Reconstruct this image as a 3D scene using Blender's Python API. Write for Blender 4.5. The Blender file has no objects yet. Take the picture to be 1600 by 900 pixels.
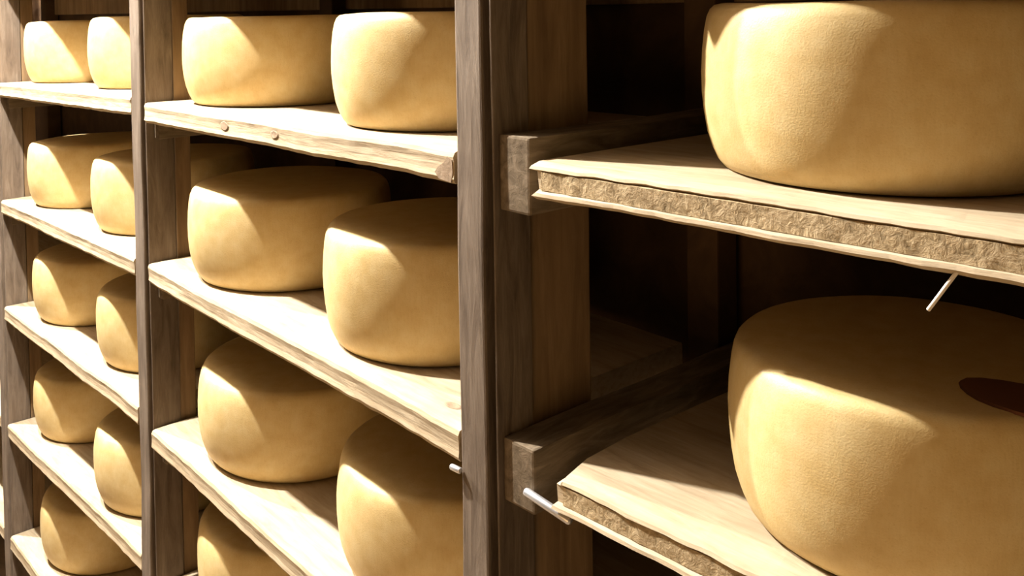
import bpy, bmesh, math, random
from mathutils import Vector, Matrix, noise

random.seed(7)
C = bpy.context.scene.collection
SC = bpy.context.scene
EYE = 1.75                      # camera height above the cellar floor

# ------------------------------------------------------------------ camera
TH, PIT, ROL, FPX, V0, DIST = 0.7339, 0.0232, -0.0148, 1500.0, 50.05, 0.65914
a = Vector((-math.cos(TH), math.sin(TH), 0)); rt = Vector((math.sin(TH), math.cos(TH), 0)); up = Vector((0, 0, 1))
ax = a * math.cos(PIT) - up * math.sin(PIT); u2 = up * math.cos(PIT) + a * math.sin(PIT)
r2 = rt * math.cos(ROL) + u2 * math.sin(ROL); u3 = u2 * math.cos(ROL) - rt * math.sin(ROL)
cd = bpy.data.cameras.new('camera'); cam = bpy.data.objects.new('camera', cd); C.objects.link(cam)
m3 = Matrix((r2, u3, -ax)).transposed()
cam.matrix_world = Matrix.Translation((0, -DIST, EYE)) @ m3.to_4x4()
cd.sensor_width = 36; cd.lens = FPX / 1600 * 36; cd.shift_y = -(450 - V0) / 1600
cd.clip_start = 0.02
SC.camera = cam

# ------------------------------------------------------------------ light and exposure
w = bpy.data.worlds.new('world'); SC.world = w; w.use_nodes = True
bg = w.node_tree.nodes['Background']
bg.inputs[0].default_value = (1.0, 0.68, 0.34, 1); bg.inputs[1].default_value = 0.035

def lamp(name, loc, watt, radius, col):
    d = bpy.data.lights.new(name, 'POINT'); d.energy = watt; d.shadow_soft_size = radius; d.color = col
    o = bpy.data.objects.new(name, d); C.objects.link(o); o.location = loc
    return o
lamp('aisle_lamp', (-1.84, -0.44, EYE + 1.08), 500, 0.022, (1.0, 0.96, 0.90))
lamp('aisle_lamp', (-3.35, -0.44, EYE + 1.08), 640, 0.022, (1.0, 0.96, 0.90))

ld = bpy.data.lights.new('warm_fill', 'AREA'); ld.shape = 'RECTANGLE'; ld.size = 1.6; ld.size_y = 1.1; ld.energy = 34; ld.color = (1.0, 0.60, 0.27)  # made-up fill low on the right, warms the shaded cheese sides
lo = bpy.data.objects.new('warm_fill', ld); C.objects.link(lo); lo.location = (0.5, -3.0, 0.75)
lo.rotation_euler = (Vector((-1.1, 0.1, 1.25)) - lo.location).to_track_quat('-Z', 'Y').to_euler()

vs = SC.view_settings
SC.display_settings.display_device = 'sRGB'
vs.view_transform = 'Standard'; vs.look = 'None'; vs.gamma = 1; vs.use_curve_mapping = False
vs.exposure = 0.0

# ------------------------------------------------------------------ materials
class NT:
    def __init__(self, name):
        self.m = bpy.data.materials.new(name); self.m.use_nodes = True
        self.t = self.m.node_tree; self.b = self.t.nodes['Principled BSDF']
    def n(self, kind, **kw):
        x = self.t.nodes.new(kind)
        for k, v in kw.items():
            if isinstance(k, str) and hasattr(x, k): setattr(x, k, v)
        return x
    def l(self, a_, b_): self.t.links.new(a_, b_)
    def ramp(self, src, stops):
        r = self.n('ShaderNodeValToRGB'); e = r.color_ramp.elements
        while len(e) < len(stops): e.new(0.5)
        for el, (p, c) in zip(e, stops): el.position = p; el.color = (*c, 1)
        self.l(src, r.inputs[0]); return r.outputs[0]
    def coords(self, scale):
        tc = self.n('ShaderNodeTexCoord'); oi = self.n('ShaderNodeObjectInfo')
        ad = self.n('ShaderNodeVectorMath', operation='MULTIPLY_ADD')
        cb = self.n('ShaderNodeCombineXYZ')
        for i in range(3): self.l(oi.outputs['Random'], cb.inputs[i])
        self.l(cb.outputs[0], ad.inputs[0]); ad.inputs[1].default_value = (37, 17, 23)
        self.l(tc.outputs['Object'], ad.inputs[2])
        mp = self.n('ShaderNodeMapping'); mp.inputs['Scale'].default_value = scale
        self.l(ad.outputs[0], mp.inputs[0]); return mp.outputs[0]
    def noise(self, vec, scale, detail=5, rough=0.6, dist=0.0):
        x = self.n('ShaderNodeTexNoise'); self.l(vec, x.inputs['Vector'])
        x.inputs['Scale'].default_value = scale; x.inputs['Detail'].default_value = detail
        x.inputs['Roughness'].default_value = rough; x.inputs['Distortion'].default_value = dist
        return x.outputs[0]
    def mix(self, f, a_, b_, mode='MIX'):
        x = self.n('ShaderNodeMix', data_type='RGBA', blend_type=mode)
        if isinstance(f, float): x.inputs[0].default_value = f
        else: self.l(f, x.inputs[0])
        for s, i in ((a_, 6), (b_, 7)):
            if isinstance(s, tuple): x.inputs[i].default_value = (*s, 1)
            else: self.l(s, x.inputs[i])
        return x.outputs[2]
    def bump(self, h, strength, dist):
        x = self.n('ShaderNodeBump'); x.inputs['Strength'].default_value = strength; x.inputs['Distance'].default_value = dist
        self.l(h, x.inputs['Height']); self.l(x.outputs[0], self.b.inputs['Normal'])
    def done(self, col, rough=0.7, spec=0.3, metal=0.0):
        if isinstance(col, tuple): self.b.inputs['Base Color'].default_value = (*col, 1)
        else: self.l(col, self.b.inputs['Base Color'])
        self.b.inputs['Roughness'].default_value = rough
        self.b.inputs['Specular IOR Level'].default_value = spec
        self.b.inputs['Metallic'].default_value = metal
        return self.m

def wood(name, dark, mid, light, scale, bump=0.25, grain=28, blotch=0.35):
    k = NT(name); v = k.coords(scale)
    g = k.noise(v, grain, 6, 0.65, 0.6)
    c = k.ramp(g, [(0.25, dark), (0.5, mid), (0.75, light)])
    b = k.noise(k.coords((1, 1, 1)), 9, 3, 0.5)
    br = k.ramp(b, [(0.3, (0.62, 0.58, 0.54)), (0.6, (1, 1, 1))])
    c = k.mix(blotch, c, k.mix(1.0, c, br, 'MULTIPLY'))
    k.bump(g, bump, 0.004)
    return k.done(c, 0.8, 0.2)

def cheese_mat():
    k = NT('cheese_rind'); v = k.coords((1, 1, 1))
    n1 = k.noise(v, 7, 4, 0.55)
    c = k.ramp(n1, [(0.3, (0.53, 0.385, 0.165)), (0.5, (0.57, 0.43, 0.20)), (0.72, (0.60, 0.475, 0.24))])
    n2 = k.noise(k.coords((30, 30, 4)), 2.2, 4, 0.6)
    c = k.mix(0.35, c, k.mix(1.0, c, k.ramp(n2, [(0.3, (0.86, 0.82, 0.76)), (0.6, (1, 1, 1))]), 'MULTIPLY'))
    n3 = k.noise(v, 90, 3, 0.6)
    c = k.mix(0.35, c, k.mix(1.0, c, k.ramp(n3, [(0.30, (0.75, 0.66, 0.5)), (0.42, (1, 1, 1))]), 'MULTIPLY'))
    k.bump(n3, 0.12, 0.003)
    k.b.inputs['Subsurface Weight'].default_value = 0.04
    k.b.inputs['Subsurface Radius'].default_value = (0.02, 0.011, 0.004)
    k.b.inputs['Subsurface Scale'].default_value = 0.6
    return k.done(c, 0.5, 0.3)

M_BOARD = wood('pale_board', (0.31, 0.235, 0.145), (0.43, 0.345, 0.23), (0.50, 0.42, 0.30), (1.2, 9, 14), 0.3, 9)
M_EDGE = wood('sawn_board_edge', (0.15, 0.11, 0.055), (0.36, 0.27, 0.15), (0.54, 0.43, 0.27), (16, 10, 16), 0.8, 7)
M_POST = wood('weathered_post', (0.065, 0.046, 0.032), (0.135, 0.103, 0.075), (0.205, 0.163, 0.125), (9, 9, 1.2), 0.35, 7)
M_PANEL = wood('brown_panel', (0.12, 0.075, 0.038), (0.19, 0.125, 0.065), (0.26, 0.175, 0.095), (8, 8, 0.8), 0.25, 6)
M_CLEAT = wood('grey_cleat', (0.07, 0.05, 0.03), (0.15, 0.115, 0.075), (0.26, 0.2, 0.14), (9, 1.5, 9), 0.35, 8)
M_KNOT = wood('dark_knot', (0.16, 0.11, 0.07), (0.26, 0.19, 0.125), (0.36, 0.28, 0.20), (8, 8, 8), 0.3, 8)
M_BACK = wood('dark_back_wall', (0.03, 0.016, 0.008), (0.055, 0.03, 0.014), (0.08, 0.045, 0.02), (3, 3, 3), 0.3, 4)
M_FLOOR = wood('cellar_floor', (0.16, 0.12, 0.08), (0.24, 0.18, 0.12), (0.32, 0.25, 0.18), (1, 1, 1), 0.2, 6)
M_CEIL = wood('cellar_ceiling', (0.22, 0.18, 0.13), (0.30, 0.24, 0.18), (0.38, 0.31, 0.24), (1, 1, 1), 0.2, 5)
M_CHEESE = cheese_mat()
M_STEEL = NT('pale_steel').done((0.72, 0.72, 0.74), 0.35, 0.5, 0.8)
M_SPLINT = NT('pale_splinter').done((0.72, 0.66, 0.58), 0.6, 0.3)
M_MARK = NT('dark_mark').done((0.13, 0.05, 0.024), 0.7, 0.2)

# ------------------------------------------------------------------ helpers
def obj(name, bm, mat, parent=None, loc=(0, 0, 0), rot=(0, 0, 0), smooth=False):
    me = bpy.data.meshes.new(name)
    bmesh.ops.recalc_face_normals(bm, faces=bm.faces[:])
    bm.to_mesh(me); bm.free(); me.materials.append(mat)
    if smooth:
        for p in me.polygons: p.use_smooth = True
    o = bpy.data.objects.new(name, me); C.objects.link(o); o.location = loc; o.rotation_euler = rot
    if parent: o.parent = parent
    return o

def tag(o, label=None, cat=None, group=None, kind=None):
    for k, v in (('label', label), ('category', cat), ('group', group), ('kind', kind)):
        if v: o[k] = v
    return o

def empty(name, loc):
    o = bpy.data.objects.new(name, None); C.objects.link(o); o.location = loc; o.empty_display_size = 0.05
    return o

def box_bm(x0, x1, y0, y1, z0, z1, bev=0.002, cuts=0, rough=0.0, seed=0.0):
    bm = bmesh.new()
    bmesh.ops.create_cube(bm, size=1)
    for v in bm.verts:
        v.co = Vector((x0 if v.co.x < 0 else x1, y0 if v.co.y < 0 else y1, z0 if v.co.z < 0 else z1))
    if bev: bmesh.ops.bevel(bm, geom=bm.edges[:], offset=bev, segments=2, affect='EDGES', profile=0.6)
    if cuts:
        dims = (x1 - x0, y1 - y0, z1 - z0); axis = dims.index(max(dims))
        lo = (x0, y0, z0)[axis]
        for i in range(1, cuts):
            no = Vector((0, 0, 0)); no[axis] = 1; co = Vector((0, 0, 0)); co[axis] = lo + dims[axis] * i / cuts
            bmesh.ops.bisect_plane(bm, geom=bm.verts[:] + bm.edges[:] + bm.faces[:], plane_co=co, plane_no=no)
        for v in bm.verts:
            for ax_ in range(3):
                if ax_ != axis:
                    v.co[ax_] += rough * noise.noise(Vector((v.co.x * 6 + seed, v.co.y * 6 + ax_ * 9, v.co.z * 6 + seed)))
    return bm

def loft(rings, cap=True):
    bm = bmesh.new(); R = [[bm.verts.new(p) for p in r] for r in rings]; n = len(R[0])
    for i in range(len(R) - 1):
        for j in range(n): bm.faces.new((R[i][j], R[i][(j + 1) % n], R[i + 1][(j + 1) % n], R[i + 1][j]))
    if cap: bm.faces.new(R[0][::-1]); bm.faces.new(R[-1])
    return bm

def rod_bm(p, q, r, n=8):
    p, q = Vector(p), Vector(q); d = (q - p).normalized(); s = d.orthogonal().normalized(); t = d.cross(s)
    return loft([[c + rr * (math.cos(k * 2 * math.pi / n) * s + math.sin(k * 2 * math.pi / n) * t) for k in range(n)]
                 for c, rr in ((p, r * 0.85), (p + d * r * 0.4, r), (q - d * r * 0.4, r), (q, r * 0.7))])

# ------------------------------------------------------------------ the setting
def struct(name, bm, mat):
    return tag(obj(name, bm, mat), kind='structure')
struct('floor', box_bm(-5.2, 1.2, -2.2, 0.6, -0.1, 0, 0), M_FLOOR)
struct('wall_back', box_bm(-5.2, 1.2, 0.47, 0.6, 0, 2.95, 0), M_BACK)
struct('ceiling', box_bm(-5.2, 1.2, -2.2, 0.6, 2.95, 3.05, 0), M_CEIL)

# ------------------------------------------------------------------ rack layout (posts P0 .. P4 from far left to right)
WP = 0.0551; DEP = 0.40; T = 0.037; DZP = 0.057
PX = [-3.778, -2.7939, -1.8130, -0.8252, 0.159]
PY = [0.014, 0.0133, 0.0127, 0.0, 0.0329]
ZR = [EYE + z for z in (0.1055, -0.1945, -0.5073, -0.80, -1.0945, -1.3945)]      # undersides of the board rows, row 0 out of frame
TILT = {(2, 1): (.0059, -.0001), (2, 2): (-.010, .0089), (2, 3): (-.0226, -.0118), (1, 1): (.0181, -.0031), (1, 2): (.0175, .0051),
        (1, 3): (.0137, .017), (1, 4): (.0412, .015), (3, 1): (-.0007, .0027), (3, 2): (-.0058, .0018)}
BAYN = ['far left bay', 'left bay', 'middle bay', 'right bay']
ORD = ['', 'top', 'second', 'third', 'fourth', 'fifth']
ROWS = {0: range(0, 6), 1: range(0, 6), 2: range(0, 5), 3: range(0, 4)}

def bay_line(b):
    return (PX[b] + WP, PY[b]), (PX[b + 1], PY[b + 1])
def board_z(b, r, x):           # underside height of board r of bay b at x
    (x0, _), (x1, _) = bay_line(b); tl, dz = TILT.get((b, r), (0, 0))
    return ZR[r] + dz + tl * ((x - x0) / (x1 - x0) - 0.5)
def front_y(b, x):
    (x0, y0), (x1, y1) = bay_line(b); return y0 + (y1 - y0) * (x - x0) / (x1 - x0)

# ------------------------------------------------------------------ uprights
POST_LABEL = ['dark upright at far left edge of the frame', 'weathered upright between far left bay and left bay',
              'weathered grey upright between left and middle bay', 'broad dark upright with a vertical groove beside the right bay',
              'end upright to the right of the right bay']
TOP = EYE + 0.55
for i in range(5):
    e = tag(empty('rack_upright', (PX[i], PY[i], 0)), POST_LABEL[i], 'post', 'uprights of the cheese rack')
    s = i * 3.1
    obj('post', box_bm(0, 0.045, 0, DZP, 0, TOP, 0.003, 40, 0.0022, s), M_POST, e)
    obj('batten', box_bm(0.053, WP + 0.001, 0.005, DZP, 0, TOP, 0.0015, 40, 0.0012, s + 1), M_POST, e)
    obj('side_panel', box_bm(0.045, WP - 0.002, DZP + 0.002, 0.155 if i == 3 else 0.09, 0, TOP, 0.002, 24, 0.001, s + 2), M_PANEL, e)
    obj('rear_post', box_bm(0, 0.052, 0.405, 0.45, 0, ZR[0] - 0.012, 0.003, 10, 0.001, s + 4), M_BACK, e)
    obj('light_cap', box_bm(-0.003, 0.118 if i == 3 else WP + 0.003, DZP + 0.002, 0.466, ZR[0] - 0.008, ZR[0] + T, 0.002), M_PANEL, e)  # unseen cap added to stop lamp light falling between the bays
    # ledgers that carry the board ends, front to back on each side of the upright
    for side, b in ((0, i - 1), (1, i)):
        if b < 0 or b > 3: continue
        for r in ROWS[b]:
            if side == 0:
                x0, x1 = -0.022, -0.001; zt = board_z(b, r, PX[i] - 0.01)
            elif b == 3:
                continue
            else:
                x0, x1 = WP + 0.002, WP + 0.024; zt = board_z(b, r, PX[i] + WP + 0.01)
            obj('ledger', box_bm(x0, x1, 0.02, 0.44, zt - 0.03, zt - 0.002, 0.002), M_CLEAT, e)
    if i == 3:                   # right bay: blocks standing beside the board ends, their tops above the board
        for r in ROWS[3]:
            zb = board_z(3, r, PX[3] + 0.1)
            lift = 0.022 if r == 1 else 0.009
            obj('ledger', box_bm(WP + 0.002, 0.104, 0.012, 0.44, zb - 0.022, zb + T + lift, 0.003, 12, 0.002, r * 5), M_CLEAT, e)
            obj('ledger', box_bm(WP + 0.002, 0.150, 0.26, 0.44, zb - 0.052, zb - 0.002, 0.002), M_CLEAT, e)
        zb = board_z(3, 2, PX[3] + 0.12)
        p = obj('shelf_pin', rod_bm((0.098, 0.006, zb + 0.003), (0.158, 0.012, zb - 0.0075), 0.0045, 10), M_STEEL, e, smooth=True)
        tag(p, 'pale metal pin')
        zb = board_z(2, 2, PX[3])
        obj('shelf_pin', rod_bm((-0.012, -0.005, zb - 0.005), (0.004, -0.004, zb - 0.005), 0.0035, 10), M_STEEL, e, smooth=True)

# ------------------------------------------------------------------ boards
def board(b, r):
    (x0, y0), (x1, y1) = bay_line(b)
    left = x0 + 0.005; right = x1 - 0.005
    if b == 3: left = {1: -0.708, 2: -0.684}.get(r, -0.70)
    L = right - left; xc = (left + right) / 2; seed = b * 7.3 + r * 3.7
    yaw = math.atan2(y1 - y0, x1 - x0); tl = TILT.get((b, r), (0, 0))[0] / (x1 - x0)
    rough = b == 3
    # cross-section (y, z): chamfered front, and on the right bay a recessed sawn middle with a proud lower lip
    if rough:
        prof = [(0.010, T), (0.003, T - 0.004), (0.0015, T - 0.007), (0.005, T - 0.009), (0.005, 0.010), (-0.001, 0.0075), (-0.002, 0.004), (0.004, 0.0),
                (0.12, 0), (0.25, 0), (DEP - 0.002, 0), (DEP, 0.003), (DEP, T - 0.003), (DEP - 0.002, T), (0.25, T), (0.12, T), (0.05, T)]
    else:
        prof = [(0.007, T), (0.002, T - 0.002), (0.0, T - 0.007), (0.001, T * 0.6), (0.001, T * 0.35), (0.0, 0.006), (0.003, 0.001), (0.007, 0.0),
                (0.12, 0), (0.25, 0), (DEP - 0.002, 0), (DEP, 0.003), (DEP, T - 0.003), (DEP - 0.002, T), (0.25, T), (0.12, T), (0.05, T)]
    if r == 0: prof = [(y + 0.064 if y > 0.3 else y, z) for y, z in prof]  # out-of-frame row deepened to shut lamp light out of the rear gap
    N = 72; rings = []
    for k in range(N + 1):
        s = k / N
        s = s if 0 < k < N else s
        x = -L / 2 + L * s; ring = []
        for j, (y, z) in enumerate(prof):
            fr = 1.0 if j < 8 else 0.0
            n1 = noise.noise(Vector((x * 5 + seed, z * 20, seed))); n2 = noise.noise(Vector((x * 38 + seed, z * 60, seed * 2)))
            dy = fr * ((0.0025 if rough else 0.0018) * n1 + (0.0016 if rough else 0.0008) * n2)
            dz = (fr * 0.0016 * n1 + (fr * 0.0011 * n2 if j < 8 else 0)) * (1 if z > T / 2 else 0.9)
            dx = 0
            if k in (0, N): dx = 0.004 * noise.noise(Vector((y * 60 + seed, z * 70, seed))) * (2.0 if rough and k == 0 else 0.5)
            if k == 0 and rough and y < 0.02: dx += 0.006 if r == 1 and T * .2 < z < T * .8 else (0.010 if r == 2 and z > T * .8 else 0)
            ring.append(Vector((x + dx + y * math.tan(yaw), y + dy, z + dz)))
        rings.append(ring)
    bm = loft(rings)
    o = obj('shelf_board', bm, M_BOARD, None, (xc, front_y(b, xc), board_z(b, r, xc)), (0, -tl, yaw))
    return o, L

BOARD_X = {}
for b in range(4):
    for r in ROWS[b]:
        o, L = board(b, r); BOARD_X[(b, r)] = (o, L)
        if r == 0: lab = f'pale board above the frame, over the highest cheeses of the {BAYN[b]}'
        elif b == 3 and r == 1: lab = 'thick rough-sawn pale board with frayed left end, topmost of the right bay'
        elif b == 3 and r == 2: lab = 'thick pale board resting on a metal pin, lower one of the right bay'
        elif b == 2 and r == 1: lab = 'pale knotty board, topmost of the middle bay, dark chip at right end'
        else: lab = f'pale wooden shelf board, {ORD[r]} from the top in the {BAYN[b]}'
        tag(o, lab, 'shelf', 'boards of the cheese rack')

def edge_strip(b, r):
    o, L = BOARD_X[(b, r)]
    rings = []; N = 60
    for k in range(N + 1):
        x = -L / 2 + 0.012 + (L - 0.014) * k / N; n1 = noise.noise(Vector((x * 60, r * 9, 3))); n2 = noise.noise(Vector((x * 9, r * 4, 1)))
        y = 0.0022 + 0.0016 * n1
        rings.append([Vector((x, y + 0.006, T - 0.008)), Vector((x, y, T - 0.009)), Vector((x, y - 0.001 * n2, T * 0.5)), Vector((x, y, 0.0095)), Vector((x, y + 0.006, 0.0085))])
    obj('sawn_edge', loft(rings), M_EDGE, o)
for r in (1, 2): edge_strip(3, r)

def knot(b, r, x_world, y, top, rx, rz):
    o, L = BOARD_X[(b, r)]; xl = x_world - o.location.x
    rings = []
    for q, h in ((1.0, 0.0), (0.85, 0.0005), (0.35, 0.0003)):
        ring = []
        for k in range(12):
            an = k * math.pi / 6; ww = 1 + 0.15 * noise.noise(Vector((k, x_world * 9, q)))
            px, pz = rx * q * ww * math.cos(an), rz * q * ww * math.sin(an)
            ring.append(Vector((xl + px, y + pz, T + h + 0.0003)) if top else Vector((xl + px, y - h, T * 0.55 + pz)))
        rings.append(ring)
    obj('knot', loft(rings), M_KNOT, o)
knot(2, 1, -1.415, 0.0002, False, 0.014, 0.0075)
knot(2, 1, -1.25, 0.0002, False, 0.012, 0.006)
knot(2, 2, -0.885, 0.035, True, 0.014, 0.007)
# broken dark corner of the middle top board
o, L = BOARD_X[(2, 1)]
outline = [(-0.034, 0.010), (-0.026, 0.003), (-0.004, 0.001), (-0.001, 0.012), (-0.002, 0.026), (-0.010, 0.030), (-0.017, 0.022), (-0.027, 0.017)]
obj('chipped_corner', loft([[Vector((L / 2 + px, y, pz)) for px, pz in outline] for y in (0.004, -0.0012)]), M_KNOT, o)
# pale sliver hanging under the right top board
o, L = BOARD_X[(3, 1)]
obj('splinter', rod_bm((-0.0125, 0.004, 0.004), (-0.0320, 0.0, -0.0275), 0.0017, 6), M_SPLINT, o, smooth=True)

# ------------------------------------------------------------------ rear rails
for b in range(4):
    (x0, _), (x1, _) = bay_line(b)
    o = obj('rear_rail', box_bm(x0 - WP + 0.001, x1 - 0.001, 0.452, 0.468, EYE + 0.006, EYE + 0.08, 0.003, 8, 0.001, b), M_PANEL)
    tag(o, f'brown rail along the back of the {BAYN[b]} at eye level', 'rail', 'rear rails of the cheese rack')

# ------------------------------------------------------------------ cheeses
def cheese_mesh(seed):
    prof = [(0.0, 0.0), (0.55, 0.0), (0.85, 0.001), (0.885, 0.012), (0.915, 0.05), (0.945, 0.12), (0.970, 0.21), (0.988, 0.33), (0.998, 0.46), (1.0, 0.58), (0.995, 0.72),
            (0.983, 0.84), (0.968, 0.92), (0.950, 0.965), (0.925, 0.990), (0.885, 1.0), (0.55, 0.994), (0.0, 0.99)]
    bm = bmesh.new(); N = 72; rows = []
    for (r, z) in prof:
        if r == 0: rows.append([bm.verts.new((0, 0, z))]); continue
        ring = []
        for k in range(N):
            an = 2 * math.pi * k / N; c, s_ = math.cos(an), math.sin(an)
            d = 0.008 * noise.noise(Vector((c * 1.6 + seed, s_ * 1.6, z * 1.5))) + 0.003 * noise.noise(Vector((c * 6 + seed, s_ * 6, z * 5)))
            zz = z + (0.012 * noise.noise(Vector((c * 1.3, s_ * 1.3 + seed, 2))) if z > 0.5 else 0)
            ring.append(bm.verts.new((r * (1 + d) * c, r * (1 + d) * s_, zz)))
        rows.append(ring)
    for A, B in zip(rows, rows[1:]):
        for k in range(N):
            k2 = (k + 1) % N
            if len(A) == 1: bm.faces.new((A[0], B[k], B[k2]))
            elif len(B) == 1: bm.faces.new((A[k], B[0], A[k2]))
            else: bm.faces.new((A[k], B[k], B[k2], A[k2]))
    return bm

CH = [  # bay, row, x, y, radius, height, label
 (2, 1, -1.598, .209, .1728, .154, 'pale yellow cheese wheel, left one on the top board of the middle bay'),
 (2, 1, -1.0745, .199, .1743, .154, 'pale yellow cheese wheel on the top middle board, right one, partly behind the broad post'),
 (2, 2, -1.5504, .197, .1790, .156, 'pale cheese wheel with slanting shadow, left on the second board of the middle bay'),
 (2, 2, -1.1016, .189, .1694, .162, 'cheese wheel right on the second middle board, cut off by the broad post'),
 (2, 3, -1.534, .2074, .1850, .154, 'cheese wheel with lit left flank, left on the third middle board'),
 (2, 3, -1.0832, .1986, .1742, .154, 'cheese wheel with brightly lit top corner at bottom centre, right on the third middle board'),
 (2, 4, -1.5711, .2052, .1742, .154, 'cheese wheel peeking in at the bottom edge, on the fourth middle board'),
 (3, 1, -.4357, .2118, .1732, .157, 'large near cheese wheel on the top board of the right bay'),
 (3, 2, -.4061, .1982, .1675, .154, 'large near cheese wheel with shaded top on the lower board of the right bay'),
 (1, 1, -2.5915, .216, .1707, .154, 'small far cheese wheel, left one on the top board of the left bay'),
 (1, 1, -2.1189, .216, .1705, .154, 'brightest cheese wheel, right one on the top board of the left bay'),
 (1, 2, -2.5495, .2077, .1744, .154, 'far cheese wheel, left one on the second board of the left bay'),
 (1, 2, -2.0935, .21, .1733, .154, 'bright far cheese wheel beside the upright, right on the second board of the left bay'),
 (1, 3, -2.5188, .2055, .1754, .154, 'far cheese wheel, left one on the third board of the left bay'),
 (1, 3, -2.0726, .2079, .1742, .154, 'far cheese wheel, right one on the third board of the left bay'),
 (1, 4, -2.5631, .2115, .1727, .154, 'far cheese wheel, left one on the fourth board of the left bay'),
 (1, 4, -2.0499, .1957, .1797, .154, 'far cheese wheel, right one on the fourth board of the left bay'),
 (1, 5, -2.5182, .2082, .1742, .154, 'cheese wheel at bottom left corner, on the fifth board of the left bay'),
]
meshes = []
for i in range(5):
    bm = cheese_mesh(i * 4.4); me = bpy.data.meshes.new('cheese_wheel'); bmesh.ops.recalc_face_normals(bm, faces=bm.faces[:])
    bm.to_mesh(me); bm.free(); me.materials.append(M_CHEESE)
    for p in me.polygons: p.use_smooth = True
    meshes.append(me)
for i, (b, r, x, y, R, H, lab) in enumerate(CH):
    o = bpy.data.objects.new('cheese_wheel', meshes[i % 5]); C.objects.link(o)
    (x0, _), (x1, _) = bay_line(b)
    o.location = (x, y, board_z(b, r, x) + T + 0.0006); o.scale = (R, R, H)
    o.rotation_euler = (Matrix.Rotation(-TILT.get((b, r), (0, 0))[0] / (x1 - x0), 3, 'Y') @ Matrix.Rotation(random.uniform(0, 6.28), 3, 'Z')).to_euler()
    tag(o, lab, 'cheese', 'cheese wheels on the rack boards')

# dark mark on the top of the near lower cheese
bpy.context.view_layer.update()
near = next(o for o in bpy.data.objects if o.get('label', '').startswith('large near cheese wheel with shaded top'))
base = near.matrix_world.translation; H = near.scale.z
rings = []
for q, h in ((1.0, -0.0005), (0.97, 0.0020), (0.5, 0.0026)):
    rings.append([Vector((base.x + 0.122 + q * 0.055 * math.cos(k * math.pi / 10) * (1 + 0.06 * math.sin(0.9 * k)),
                          base.y - 0.058 + q * 0.032 * math.sin(k * math.pi / 10), base.z + 0.996 * H + h)) for k in range(20)])
st = obj('top_mark', loft(rings), M_MARK)
st.parent = near; st.matrix_parent_inverse = near.matrix_world.inverted()
st['label'] = 'dark reddish mark'
